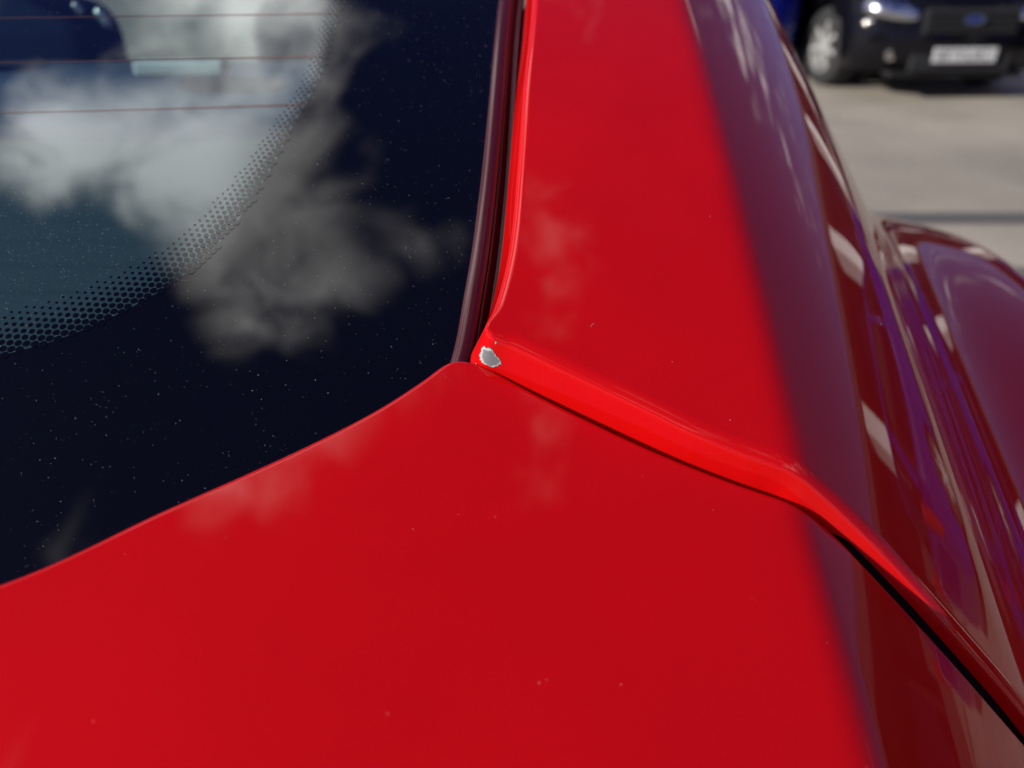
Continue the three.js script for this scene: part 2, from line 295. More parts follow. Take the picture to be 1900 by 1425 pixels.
const onGlass = (x, z, up = 0) => { const h = 1e-3, a = (glassY(x + h, z) - glassY(x - h, z)) / (2 * h), b = (glassY(x, z + h) - glassY(x, z - h)) / (2 * h), l = Math.hypot(a, 1, b); return [[x - a / l * up, glassY(x, z) + up / l, z - b / l * up], [-a / l, 1 / l, -b / l]]; };
const rear = mesh('rear_window', (() => {
  const face = up => sheet(200, 60, (u, v) => { const a = along(edgeIn, u), b = [XC, lerp(-0.955, -0.118, u)]; return onGlass(lerp(a[0], b[0], v), lerp(a[1], b[1], v), up); }, true);
  const g = face(0), h = face(-0.0035); return mergeGeometries([g, mirrored(g), h, mirrored(h)]);   // both faces of the glass
})(), tintGlass, car, 'dusty dark rear window reflecting clouds');
mesh('black_border', (() => {
  const g = sheet(300, 12, (u, v) => { const a = along(edgeOut, u), b = along(edgeIn, u); return onGlass(lerp(a[0], b[0], v), lerp(a[1], b[1], v)); }, true);
  const top = sheet(40, 4, (u, v) => onGlass(lerp(XC, lerp(0.022, -0.075, v), u), lerp(-1.0, -0.955, v)), false);
  return mergeGeometries([g, mirrored(g), top, mirrored(top)]);
})(), blackGlass, rear);
// dots of the border: a honeycomb whose dots shrink away from the black
mesh('border_dots', (() => {
  const P = [], N = [], I = [], pitch = 0.00212;
  const near = []; for (let i = 0; i <= 900; i++) near.push(along(edgeIn, i / 900));
  const bandAt = z => lerp(0.0130, 0.0055, sstep(-0.185, -0.29, z));
  const put = (x, z, d) => {
    const r = pitch * 0.5 * lerp(1.08, 0.36, clamp01(d / bandAt(z))); if (d > bandAt(z) * 1.04) return;
    const k0 = P.length / 3, [c, n] = onGlass(x, z, 0.00012); P.push(...c); N.push(...n);
    for (let k = 0; k < 8; k++) { const a = (k + 0.5) * Math.PI / 4, [q, m] = onGlass(x + r * Math.cos(a), z + r * 0.93 * Math.sin(a), 0.00012); P.push(...q); N.push(...m); I.push(k0, k0 + 1 + (k + 1) % 8, k0 + 1 + k); }
  };
  for (let j = 0; j < 360; j++) for (let i = 0; i < 240; i++) {
    const x = -0.056 - i * pitch + (j % 2) * pitch / 2, z = -0.10 - j * pitch * 0.866; if (x < XC) continue;
    let d = 1, s = 1; for (let k = 1; k < near.length; k += 1) { const e = Math.hypot(near[k][0] - x, near[k][1] - z); if (e < d) { d = e; const t = [near[k][0] - near[k - 1][0], near[k][1] - near[k - 1][1]]; s = t[0] * (z - near[k][1]) - t[1] * (x - near[k][0]); } }
    if (s * DOT_SIDE < 0) d = d < 0.0006 ? -d : 1; if (d > 0.0165) continue;
    put(x, z, d); if (x > XC + 0.002) put(2 * XC - x, z, d);
  }
  const g = new THREE.BufferGeometry(); g.setAttribute('position', new THREE.Float32BufferAttribute(P, 3)); g.setAttribute('normal', new THREE.Float32BufferAttribute(N, 3)); g.setIndex(I); return g;
})(), blackGlass, rear, null, 'stuff');
// heating wires: lines of equal height inside the pane
for (let k = 0; k < 22; k++) {
  const y0 = 1.1174 + 0.01185 * k - 0.0000 * k; 
  const zAt = x => { let a = -1.1, b = 0.1; for (let i = 0; i < 40; i++) { const m = (a + b) / 2; glassY(x, m) > y0 ? a = m : b = m; } return (a + b) / 2; };
  if (zAt(-0.07) < -0.93) break;
  const xr = -0.0655;
  mesh('heater_wire', sheet(60, 1, (u, v) => { const x = lerp(xr, 2 * XC - xr, u), w = 0.00032 + 0.0004 * (sstep(0.08, 0, u) + sstep(0.92, 1, u)); return onGlass(x, zAt(x) + (v - 0.5) * 2 * w, -0.0033); }, false), heaterInk, rear);
}
// slim dark red moulding along the edge of the glass
const mouldAt = (u, v) => { const a = along(edgeOut, u), b = along(edgeOut, u - 0.004), c = along(edgeOut, u + 0.004), l = Math.hypot(c[0] - b[0], c[1] - b[1]) || 1, n = [-(c[1] - b[1]) / l, (c[0] - b[0]) / l], k = n[0] + n[1] > 0 ? 1 : -1, d = lerp(-0.0050, 0.0006, v); return onGlass(a[0] + k * n[0] * d, a[1] + k * n[1] * d, 0.0011 * Math.pow(Math.sin(Math.PI * (0.04 + 0.96 * v)), 0.6) - 0.0004)[0]; };
const mould = sheet(500, 14, withNormal(mouldAt, false, 1e-3), false, u => u < 0.8);
mesh('moulding', mergeGeometries([mould, mirrored(mould)]), mouldMat, rear);
// rubber between glass and gutter
const sealAt = (u, v) => { const a = along(edgeOut, u), e = 0.004, b = along(edgeOut, u - e), c = along(edgeOut, u + e), l = Math.hypot(c[0] - b[0], c[1] - b[1]) || 1, n = [-(c[1] - b[1]) / l, (c[0] - b[0]) / l], d = 0.0002 + v * 0.0050; const k = n[0] + n[1] > 0 ? 1 : -1; return onGlass(a[0] + k * n[0] * d, a[1] + k * n[1] * d, -0.0008 - 0.0016 * v + 0.0005 * Math.sin(v * Math.PI * 3))[0]; };
const seal = sheet(400, 10, withNormal(sealAt, false, 1e-3), false, u => u < 0.8);
mesh('window_seal', mergeGeometries([seal, mirrored(seal)]), sealMat, rear);

// ---- roof, windscreen, bonnet, doors, sills
const roofAt = (u, v) => { const z = lerp(-1.0, -2.0, v), s = lerp(-0.635, lerp(-0.036, 0.10, 0), u); return [s, z]; };
const bodySheet = (n, m, f, keep) => sheet(n, m, (u, v) => { const [s, z] = f(u, v); return [bodyPoint(s, z), bodyNormal(s, z)]; }, false, keep);
const both = g => mergeGeometries([g, mirrored(g)]);
mesh('roof', both(bodySheet(60, 50, (u, v) => [lerp(-0.645, 0.10, u), lerp(-1.0, -1.62, v)])), redPaint, car);
mesh('windscreen', both(bodySheet(40, 30, (u, v) => [lerp(-0.645, -0.02, u), lerp(-1.62, -2.36, v)])), tintGlass, car);
mesh('windscreen_pillar', (() => bodySheet(6, 30, (u, v) => [lerp(-0.02, 0.04, u), lerp(-1.62, -2.36, v)]))(), redPaint, car);
mesh('windscreen_pillar', mirrored(bodySheet(6, 30, (u, v) => [lerp(-0.02, 0.04, u), lerp(-1.62, -2.36, v)])), redPaint, car);
const bonnetGeo = both(bodySheet(60, 50, (u, v) => [lerp(-0.645, 0.3, u), lerp(-2.36, -3.9, v)]));
mesh('bonnet', bonnetGeo, redPaint, car);
const wingGeo = bodySheet(50, 60, (u, v) => [lerp(0.3, SB, u), lerp(-2.36, -3.9, v)], (u, v) => !wheelHole(...bodyPoint(lerp(0.3, SB, u), lerp(-2.36, -3.9, v)), FRONTZ));
mesh('front_wing', wingGeo, redPaint, car); mesh('front_wing', mirrored(wingGeo), redPaint, car);
const winTop = z => 0.035, winLow = z => shoulder(z).ls - 0.055;
const sideWin = bodySheet(30, 40, (u, v) => { const z = lerp(-1.02, -2.1, v); return [lerp(winTop(z), Math.max(winTop(z) + 0.01, winLow(z)), u), z]; });
const winBar = bodySheet(4, 40, (u, v) => { const z = lerp(-1.0, -2.36, v); return [lerp(winTop(z), winTop(z) - 0.02, 1 - u), z]; });
const doorGeo = bodySheet(40, 60, (u, v) => { const z = lerp(-1.0, -2.36, v); return [lerp(Math.max(winTop(z) + 0.01, winLow(z)), SB, u), z]; }, (u, v) => !wheelHole(...bodyPoint(0.7, lerp(-1.0, -2.36, v)), FRONTZ));
for (const f of [g => g, mirrored]) {
  const d = mesh('door', f(doorGeo), redPaint, car);
  mesh('side_window', f(sideWin), darkGlass, d); mesh('window_frame', f(winBar), redPaint, d);
  mesh('handle', f((() => { const p = bodyPoint(0.42, -1.25), g = new RoundedBoxGeometry(0.03, 0.025, 0.17, 3, 0.01); g.translate(p[0] + 0.012, p[1], p[2]); return g; })()), redPaint, d);
}
const noseAt = (u, v) => { const s = lerp(-0.64, SB, v), b = bodyPoint(s, -3.9); return [b[0] - Math.max(0, b[0] + 0.2) * 0.15 * u, lerp(b[1], 0.28, u * (b[1] > 0.28 ? 1 : 0)), -3.9 - 0.14 * Math.sin(u * 2.6)]; };
mesh('front_bumper', both(sheet(20, 60, withNormal(noseAt, false, 1e-3), false)), redPaint, car);
mesh('underbody', box(1.55, 0.1, 4.0, XC, 0.28, -1.8, 0.02), rubber, car);
function carWheel(parent, x, y, z, r, w, side, rimMat, spokes = 10) {
  const wheel = new THREE.Group(); wheel.name = 'wheel'; wheel.position.set(x, y, z); parent.add(wheel);
  const prof = [[r * 0.66, -w / 2], [r * 0.9, -w / 2], [r * 0.985, -w * 0.38], [r, -w * 0.2], [r, w * 0.2], [r * 0.985, w * 0.38], [r * 0.9, w / 2], [r * 0.66, w / 2]].map(([a, b]) => new THREE.Vector2(a, b));
  const tyre = new THREE.LatheGeometry(prof, 48); tyre.rotateZ(Math.PI / 2); mesh('tyre', tyre, tyreMat, wheel);
  const rim = [];
  const ring = new THREE.LatheGeometry([[r * 0.60, -w * 0.4], [r * 0.66, w * 0.40], [r * 0.69, w * 0.44], [r * 0.67, w * 0.36], [r * 0.62, -w * 0.4]].map(([a, b]) => new THREE.Vector2(a, b)), 48); ring.rotateZ(-Math.PI / 2 * side); rim.push(ring);
  for (let k = 0; k < spokes; k++) { const a = k / spokes * Math.PI * 2, s = new THREE.BoxGeometry(0.022, r * 0.62, r * 0.12); s.translate(side * w * 0.36, r * 0.34, 0); s.rotateX(a); rim.push(s); }
  const hub = new THREE.CylinderGeometry(r * 0.13, r * 0.16, 0.05, 20); hub.rotateZ(Math.PI / 2); hub.translate(side * w * 0.36, 0, 0); rim.push(hub);
  mesh('rim', mergeGeometries(rim.map(g => { const q = g.index ? g.toNonIndexed() : g; q.deleteAttribute('uv'); return q; })), rimMat, wheel);
  const disc = new THREE.CylinderGeometry(r * 0.45, r * 0.45, 0.03, 24); disc.rotateZ(Math.PI / 2); mesh('brake_disc', disc, std(0.1, 0.09, 0.08, { metalness: 0.6 }), wheel);
  return wheel;
}
const tyreMat = std(0.022, 0.022, 0.023, { roughness: 0.85 });
const alloy = std(0.55, 0.55, 0.56, { roughness: 0.35, metalness: 0.85 });
for (const z of [REARZ, FRONTZ]) for (const sd of [1, -1]) carWheel(car, XC + sd * 0.76, 0.21, z, 0.34, 0.2, sd, alloy);

// ---- cabin seen through the glass
const shelfMat = std(0.055, 0.09, 0.11, { roughness: 0.95 });
mesh('parcel_shelf', box(1.06, 0.02, 0.64, XC, 0.985, -0.42, 0.008), shelfMat, car);
mesh('rear_seat', mergeGeometries([box(1.16, 0.60, 0.14, XC, 0.745, -0.83, 0.05), box(1.16, 0.16, 0.5, XC, 0.5, -1.1, 0.06)]), cabinCloth, car);
for (const x of [-0.95, -0.66]) mesh('headrest', box(0.24, 0.13, 0.09, x, 1.13, -0.88, 0.04), cabinCloth, car);
mesh('seat_trim', box(0.42, 0.014, 0.03, -0.72, 1.062, -0.80, 0.006), cabinPale, car);
mesh('belt_guide', box(0.085, 0.014, 0.02, -0.306, 1.052, -0.765, 0.005), std(0.75, 0.78, 0.78), car, 'pale plastic guide on top of the rear seat');
for (const [x, y, r] of [[-0.40, 1.088, 1], [-0.423, 1.096, 0.6]]) { const g = new THREE.CapsuleGeometry(0.0055 * r, 0.009 * r, 8, 16); g.rotateZ(0.5); g.translate(x, y, -0.835); mesh('seat_release', g, std(0.9, 0.92, 0.9, { roughness: 0.3, metalness: 0.9 }), car); }
for (const x of [-0.92, -0.2]) { const s = mesh('front_seat', mergeGeometries([box(0.48, 0.6, 0.14, x, 0.76, -1.45, 0.06), box(0.48, 0.14, 0.5, x, 0.48, -1.68, 0.05)]), cabinCloth, car); mesh('headrest', box(0.24, 0.16, 0.1, x, 1.10, -1.47, 0.045), cabinCloth, s); }
mesh('dashboard', box(1.06, 0.2, 0.34, XC, 0.70, -2.05, 0.06), blackPlastic, car);
mesh('cabin_floor', box(1.2, 0.06, 3.0, XC, 0.36, -1.4, 0.01), rubber, car);
mesh('boot_floor', box(1.1, 0.04, 0.8, XC, 0.55, -0.2, 0.01), rubber, car);

const CT = CORNER_T + 0.0024, CP = 0.72;
// ---- bare metal chip on the corner, under the gutter: pale primer rim round grey metal
function lipNormal(t, p) { return withNormal(lipPoint, true, 3e-4)(t, p)[1]; }
function lipPatch(t0, p0, outline, up) {            // outline in metres across and down the rolled edge
  const h = 1e-3, o = lipPoint(t0, p0), a = lipPoint(t0 + h, p0), b = lipPoint(t0, p0 + h);
  const la = Math.hypot(a[0] - o[0], a[1] - o[1], a[2] - o[2]) / h, lb = Math.hypot(b[0] - o[0], b[1] - o[1], b[2] - o[2]) / h;
  const at = (x, y) => { const t = t0 + x / la, p = p0 + y / lb, q = lipPoint(t, p), n = lipNormal(t, p); return [[q[0] + n[0] * up, q[1] + n[1] * up, q[2] + n[2] * up], n]; };
  return sheet(outline.length, 10, (u, v) => { const [x, y] = outline[Math.round(u * outline.length) % outline.length]; const [p, n] = at(x * (1 - v), y * (1 - v)); return [p, n]; }, true);
}
function ragged(points, n, amp, k) {
  const out = []; const c = new THREE.CatmullRomCurve3(points.map(([x, y]) => new THREE.Vector3(x, y, 0)), true, 'centripetal');
  for (let i = 0; i < n; i++) { const p = c.getPointAt(i / n), w = 1 + amp * (fbm(i * 0.3 + k, k * 3.1, 2) - 0.5) + amp * 0.8 * (hash2(i, k * 17 | 0) - 0.5); out.push([p.x * w, p.y * w]); } return out;
}
const CHIP = [[-75, -47], [-50, -67], [-15, -87], [10, -72], [25, -52], [60, -37], [95, -2], [100, 13], [80, 23], [70, 43], [30, 68], [-10, 81], [-55, 78], [-70, 53], [-75, 3]].map(([x, y]) => [x * 3.15e-5, y * 3.15e-5]);
const primer = std(0.42, 0.42, 0.41, { roughness: 0.75 }), bareMetal = std(0.17, 0.19, 0.20, { roughness: 0.55, metalness: 0.25 }), chipShade = std(0.09, 0.004, 0.006, { roughness: 0.7 });
const chip = mesh('paint_chip', lipPatch(CT, CP, ragged(CHIP.map(([x, y]) => [x * 1.05, y * 1.05]), 90, 0.10, 7), 0.00006), chipShade, quarter, 'bare grey chip where the red paint has come off');
mesh('primer_rim', lipPatch(CT, CP, ragged(CHIP, 110, 0.20, 3), 0.00012), primer, chip);
mesh('bare_metal', lipPatch(CT, CP, ragged(CHIP.map(([x, y]) => [x * 0.80 + 0.00012, y * 0.80 + 0.00005]), 110, 0.30, 5), 0.00018), bareMetal, chip);

// small flakes and a hair scratch beside it
for (const [dt, dp, r] of [[-0.0011, 0.20, 0.00022], [-0.0006, 0.24, 0.00016], [-0.0009, 0.10, 0.00018], [0.0002, -0.22, 0.0002]])
  mesh('flake', lipPatch(CT + dt, CP + dp * 0.9, ragged([[-r, -r * 0.6], [r * 0.5, -r], [r, r * 0.4], [-r * 0.3, r]], 16, 0.4, dt * 9000), 0.0001), primer, chip);
const scratchMat = std(0.5, 0.10, 0.09, { roughness: 0.7 });
const scratchOn = (pts, w, boot) => sheet(24, 1, (u, v) => { const a = along(pts, u), n = bodyNormal(a[0], a[1], boot), b = bodyPoint(a[0] + (v - 0.5) * w * (0.4 + 0.6 * Math.sin(u * 3.1)), a[1] + (v - 0.5) * w * 0.6, boot); return [[b[0] + n[0] * 4e-5, b[1] + n[1] * 4e-5, b[2] + n[2] * 4e-5], n]; });
mesh('scratch', scratchOn([[-0.0895, -0.1712], [-0.0880, -0.1694], [-0.0862, -0.1681]], 0.00016, 1), scratchMat, lidMesh);
mesh('scratch', scratchOn([[-0.051, -0.1785], [-0.0505, -0.1793], [-0.0499, -0.1797]], 0.00018, 0), scratchMat, quarter);
mesh('scratch', scratchOn([[-0.02, -0.118], [-0.0188, -0.1174]], 0.00012, 1), scratchMat, lidMesh);
// ---- dust on the glass and the paint
function dust(name, n, where, size, parent, mat) {
  const g = new THREE.IcosahedronGeometry(1, 0), m = new THREE.InstancedMesh(g, mat, n), M = new THREE.Matrix4(), q = new THREE.Quaternion(), up = new THREE.Vector3(0, 1, 0);
  let k = 0, guard = 0;
  while (k < n && guard++ < n * 40) {
    const w = where(); if (!w) continue; const [p, nn] = w, r = size * Math.pow(rnd(), 2.2) + size * 0.35;
    q.setFromUnitVectors(up, new THREE.Vector3(...nn)); q.multiply(new THREE.Quaternion().setFromAxisAngle(up, rnd() * 6.28));
    M.compose(new THREE.Vector3(...p), q, new THREE.Vector3(r * (0.7 + rnd() * 0.8), r * 0.5, r)); m.setMatrixAt(k++, M);
  }
  m.count = k; m.name = name; m.userData.kind = 'stuff'; m.castShadow = m.receiveShadow = true; parent.add(m); return m;
}
const paneEdge = []; for (let i = 0; i <= 300; i++) paneEdge.push(along(edgeOut, i / 300));
const overGlass = (x, z) => { let d = 9, s = 1; for (let k = 1; k < paneEdge.length; k++) { const e = Math.hypot(paneEdge[k][0] - x, paneEdge[k][1] - z); if (e < d) { d = e; const t = [paneEdge[k][0] - paneEdge[k - 1][0], paneEdge[k][1] - paneEdge[k - 1][1]]; s = t[0] * (z - paneEdge[k][1]) - t[1] * (x - paneEdge[k][0]); } } return s * DOT_SIDE > 0; };
dust('dust_specks', 9000, () => { const x = -0.32 + rnd() * 0.33, z = -0.42 + rnd() * 0.36; if (!overGlass(x, z) || rnd() > 0.25 + 0.9 * fbm(x * 30, z * 30, 3)) return null; return onGlass(x, z, 0.00005); }, 0.000065, rear, dustMat);
const clearEdge = []; for (let i = 0; i <= 300; i++) clearEdge.push(along(edgeIn, i / 300));
const overClear = (x, z) => { let d = 9, s = 1; for (let k = 1; k < clearEdge.length; k++) { const e = Math.hypot(clearEdge[k][0] - x, clearEdge[k][1] - z); if (e < d) { d = e; const t = [clearEdge[k][0] - clearEdge[k - 1][0], clearEdge[k][1] - clearEdge[k - 1][1]]; s = t[0] * (z - clearEdge[k][1]) - t[1] * (x - clearEdge[k][0]); } } return s * DOT_SIDE > 0; };
dust('dust_specks', 9000, () => {
  const x = -0.09 - rnd() * 0.17, z = -0.12 - rnd() * 0.19, w = sstep(-0.09, -0.150, x) * sstep(-0.30, -0.205, z) * (0.25 + 1.1 * fbm(x * 70, z * 70, 4)) * (overClear(x, z) ? 1 : 0.05 * sstep(-0.12, -0.16, z));
  return rnd() > w || !overGlass(x, z) ? null : onGlass(x, z, 0.00005);
}, 0.000065, rear, dustMat);
dust('dust_specks', 110, () => { const s = -0.07 + rnd() * 0.17, z = -0.12 - rnd() * 0.25, f = crest; if (s < -0.062 && z > -0.2) return null; if (z > -0.165 + (s + 0.06) * 0.35) return null; return [bodyPoint(s, z), bodyNormal(s, z)]; }, 0.00006, quarter, dustMat);
dust('dust_specks', 45, () => { const s = -0.2 + rnd() * 0.27, z = -0.17 + rnd() * 0.11; if (z < -0.115 - (s + 0.19) * 0.2 && s < -0.07) return null; if (z < -0.165 + (s + 0.085) * 0.4) return null; return [bodyPoint(s, z, 1), bodyNormal(s, z, 1)]; }, 0.00006, lidMesh, dustMat);

// ---------------------------------------------------------------- ground
const asphaltMap = noiseTexture(1024, (u, v) => { const big = tileNoise(u, v, 5, 4), fine = hash2(u * 1024 | 0, v * 1024 | 0), k = 0.635 + 0.30 * (big - 0.5) + 0.13 * (fine - 0.5); return [k * 1.02, k * 0.965, k * 0.875]; }, true);
const asphaltBump = noiseTexture(1024, (u, v) => { const k = 0.5 * hash2(u * 1024 | 0, v * 1024 | 0) + 0.5 * tileNoise(u, v, 60, 2); return [k, k, k]; });
const groundGeo = new THREE.PlaneGeometry(1200, 1200, 1, 1); groundGeo.rotateX(-Math.PI / 2);
{ const p = groundGeo.attributes.position, uv = groundGeo.attributes.uv; for (let i = 0; i < p.count; i++) uv.setXY(i, p.getX(i) / 4, p.getZ(i) / 4); }
const groundMat = std(1, 1, 1, { map: asphaltMap, bumpMap: asphaltBump, bumpScale: 0.003, roughness: 0.92 });
tag(mesh('ground', groundGeo, groundMat, scene), 'pale worn asphalt of the car park', null, null, 'structure');
// tar-filled joint across the car park
const tar = std(0.12, 0.115, 0.105, { roughness: 0.7 });
const seamGeo = sheet(80, 1, (u, v) => { const x = lerp(-6, 14, u); return [[x, 0.004, -3.78 + (v - 0.5) * (0.15 + 0.04 * fbm(x * 3, 2, 2)) + 0.03 * (fbm(x * 0.8, 5, 2) - 0.5)], [0, 1, 0]]; }, true);
tag(mesh('road_joint', seamGeo, tar, scene), 'dark tar filled joint running across the car park', null, null, 'structure');
// ---------------------------------------------------------------- other cars (front towards +z)
const chrome = std(0.75, 0.75, 0.76, { roughness: 0.12, metalness: 1 });
const clearLens = phy(0.9, 0.92, 0.95, { transmission: 1, thickness: 0, roughness: 0.0, ior: 1.45 });
const cabinDark = std(0.015, 0.015, 0.017, { roughness: 0.9 });
// a closed hull from side profiles: each row is a height level at which the plan outline is known
function hull(levels, seg = 14, keep = null) {
  // levels: [y, zFront, zRear, halfWidth, cornerFront, cornerRear]
  const ring = ([y, zf, zr, w, cf, cr_]) => {
    const out = [];
    const q = (cx, cz, rx, rz, a0, a1) => { for (let k = 0; k <= seg; k++) { const a = lerp(a0, a1, k / seg); out.push([cx + rx * Math.cos(a), y, cz + rz * Math.sin(a)]); } };
    const rx = Math.min(w * 0.98, cf[0]), rr = Math.min(w * 0.98, cr_[0]);
    q(w - rx, zf - cf[1], rx, cf[1], 0, Math.PI / 2); q(-(w - rx), zf - cf[1], rx, cf[1], Math.PI / 2, Math.PI);
    for (let k = 1; k < 24; k++) out.push([-w, y, lerp(zf - cf[1], zr + cr_[1], k / 24)]);
    q(-(w - rr), zr + cr_[1], rr, cr_[1], Math.PI, 1.5 * Math.PI); q(w - rr, zr + cr_[1], rr, cr_[1], 1.5 * Math.PI, 2 * Math.PI);
    for (let k = 1; k < 24; k++) out.push([w, y, lerp(zr + cr_[1], zf - cf[1], k / 24)]);
    return out;
  };
  const rings = levels.map(ring), n = rings[0].length, P = [], I = [];
  rings.forEach(r => r.forEach(p => P.push(...p)));
  for (let i = 0; i + 1 < rings.length; i++) for (let j = 0; j < n; j++) {
    const a = i * n + j, b = i * n + (j + 1) % n, c = a + n, d = b + n;
    const m = [a, b, c, d].reduce((s, k) => [s[0] + P[3 * k] / 4, s[1] + P[3 * k + 1] / 4, s[2] + P[3 * k + 2] / 4], [0, 0, 0]);
    if (keep && !keep(m)) continue; I.push(a, c, b, b, c, d);
  }
  const top = P.length / 3, L = rings[rings.length - 1], cx = L.reduce((s, p) => s + p[2] / n, 0); P.push(0, levels[levels.length - 1][0] + 0.01, cx);
  for (let j = 0; j < n; j++) { const a = (rings.length - 1) * n; I.push(a + j, top, a + (j + 1) % n); }
  const g = new THREE.BufferGeometry(); g.setAttribute('position', new THREE.Float32BufferAttribute(P, 3)); g.setIndex(I); g.computeVertexNormals(); return g;
}
function smoothLevels(levels, n) { const c = k => new THREE.CatmullRomCurve3(levels.map(l => new THREE.Vector3(...k(l))), false, 'centripetal'); const A = c(l => [l[0], l[1], l[2]]), B = c(l => [l[3], l[4][0], l[4][1]]), C = c(l => [l[5][0], l[5][1], 0]); const out = []; for (let i = 0; i <= n; i++) { const a = A.getPoint(i / n), b = B.getPoint(i / n), d = C.getPoint(i / n); out.push([a.x, a.y, a.z, b.x, [b.y, b.z], [d.x, d.y]]); } return out; }
function makeCar(name, label, category, pos, turn, S) {
  const t = thing(name, label, category, pos, turn), paint = S.paint, hw = S.hw, F = S.front, B = S.rear;
  const arch = m => [S.wheelF, S.wheelR].some(z => Math.hypot(m[2] - z, m[1] - S.wr) < S.wr + 0.045) && Math.abs(m[0]) > hw * 0.7;
  mesh('body', hull(smoothLevels([[0.22, F - 0.10, B + 0.08, hw * 0.93, [0.5, 0.25], [0.3, 0.15]], [0.34, F - 0.02, B + 0.01, hw * 0.975, [0.55, 0.30], [0.35, 0.18]], [0.52, F, B, hw, [0.6, 0.34], [0.4, 0.2]],
    [S.bonnet - 0.16, F - 0.05, B + 0.02, hw, [0.62, 0.38], [0.4, 0.2]], [S.bonnet - 0.05, F - 0.14, B + 0.05, hw * 0.985, [0.62, 0.45], [0.4, 0.2]], [S.bonnet, F - 0.26, B + 0.12, hw * 0.93, [0.6, 0.5], [0.4, 0.22]], [S.bonnet + 0.06, F - 0.75, B + 0.16, hw * 0.88, [0.6, 0.5], [0.4, 0.22]], [S.bonnet + 0.10, F - 1.05, B + 0.2, hw * 0.86, [0.5, 0.3], [0.4, 0.22]]], 40), 14, m => !arch(m)), paint, t);
  // greenhouse: glass hull with a painted roof and pillars
  const y0 = S.bonnet + 0.08, y1 = S.roof;
  const gl = [[y0, F - 0.98, B + 0.16, hw * 0.86, [0.6, 0.25], [0.4, 0.2]], [lerp(y0, y1, 0.5), F - 1.42, B + 0.3, hw * 0.78, [0.55, 0.22], [0.4, 0.2]], [y1 - 0.05, F - 1.82, B + 0.48, hw * 0.68, [0.5, 0.2], [0.4, 0.2]]];
  mesh('windows', hull(smoothLevels(gl, 12), 10), darkGlass, t);
  mesh('roof', hull(smoothLevels([[y1 - 0.055, F - 1.80, B + 0.46, hw * 0.69, [0.5, 0.2], [0.4, 0.2]], [y1 - 0.02, F - 1.86, B + 0.5, hw * 0.665, [0.5, 0.2], [0.4, 0.2]], [y1, F - 2.0, B + 0.6, hw * 0.58, [0.45, 0.2], [0.4, 0.2]]], 8), 10), paint, t);
  const bar = (a, b, r) => { const v = new THREE.Vector3().subVectors(new THREE.Vector3(...b), new THREE.Vector3(...a)), g = new THREE.CylinderGeometry(r, r, v.length(), 10); g.applyQuaternion(new THREE.Quaternion().setFromUnitVectors(new THREE.Vector3(0, 1, 0), v.clone().normalize())); g.translate((a[0] + b[0]) / 2, (a[1] + b[1]) / 2, (a[2] + b[2]) / 2); return g; };
  for (const s of [-1, 1]) {
    mesh('pillar', bar([s * hw * 0.83, y0 - 0.02, F - 1.12], [s * hw * 0.66, y1 - 0.04, F - 1.93], 0.035), paint, t);
    mesh('pillar', bar([s * hw * 0.86, y0, lerp(F, B, 0.55)], [s * hw * 0.69, y1 - 0.04, lerp(F, B, 0.57)], 0.035), paint, t);
    mesh('pillar', bar([s * hw * 0.82, y0, B + 0.3], [s * hw * 0.67, y1 - 0.04, B + 0.62], 0.06), paint, t);
    for (const z of [S.wheelF, S.wheelR]) { const w = carWheel(t, s * (hw - 0.13), S.wr, z, S.wr, 0.23, s, S.rim, 7); if (z === S.wheelF && S.steer) w.rotation.y = S.steer; }
    const mir = mesh('door_mirror', (() => { const g = new RoundedBoxGeometry(0.2, 0.14, 0.13, 3, 0.05); g.translate(s * (hw + 0.09), S.bonnet + 0.12, F - 1.35); return g; })(), paint, t);
    // headlight: chrome bowl with two reflectors behind a clear lens, wrapped round the corner
    const L = new THREE.Group(); L.name = 'headlight'; t.add(L);
    const hx = s * hw * 0.70, hy = S.light, hz = F - 0.155;
    const lens = new THREE.SphereGeometry(1, 32, 20); lens.scale(0.24, 0.085, 0.13); lens.rotateY(s * 0.55); lens.rotateZ(s * 0.16); lens.translate(hx, hy, hz);
    const bowl = lens.clone(); bowl.translate(0, -0.004, -0.03); mesh('light_bowl', bowl, chrome, L); mesh('light_lens', lens, clearLens, L);
    for (const k of [0, 1]) { const b = new THREE.SphereGeometry(0.042, 20, 14); b.translate(hx + s * (k ? 0.10 : -0.07), hy + s * 0.0 + 0.01, hz + (k ? 0.01 : 0.085)); mesh('reflector', b, chrome, L); }
    const strip = new RoundedBoxGeometry(0.40, 0.022, 0.03, 2, 0.008); strip.rotateY(s * 0.42); strip.rotateZ(s * 0.1); strip.translate(hx, hy - 0.085, hz + 0.035); mesh('light_strip', strip, S.strip || chrome, L);
    const fog = new THREE.CylinderGeometry(0.045, 0.045, 0.03, 20); fog.rotateX(Math.PI / 2); fog.translate(s * hw * 0.68, 0.36, F - 0.075); mesh('fog_lamp', fog, chrome, t);
    const rl = new RoundedBoxGeometry(0.16, 0.3, 0.12, 3, 0.04); rl.translate(s * hw * 0.82, S.bonnet - 0.02, B + 0.1); mesh('tail_light', rl, std(0.35, 0.01, 0.012, { roughness: 0.2 }), t);
    const dh = new RoundedBoxGeometry(0.03, 0.03, 0.18, 2, 0.01); dh.translate(s * (hw + 0.005), S.bonnet - 0.08, lerp(F, B, 0.56)); mesh('door_handle', dh, paint, t);
  }
  // grille with bars, lower intake, plate and badge
  const gr = mesh('grille', box(hw * 0.92, 0.20, 0.05, 0, S.bonnet - 0.24, F - 0.025, 0.02), cabinDark, t);
  for (let k = 0; k < 4; k++) mesh('grille_bar', box(hw * 0.88, 0.014, 0.02, 0, S.bonnet - 0.31 + k * 0.047, F + 0.004, 0.006), blackPlastic, gr);
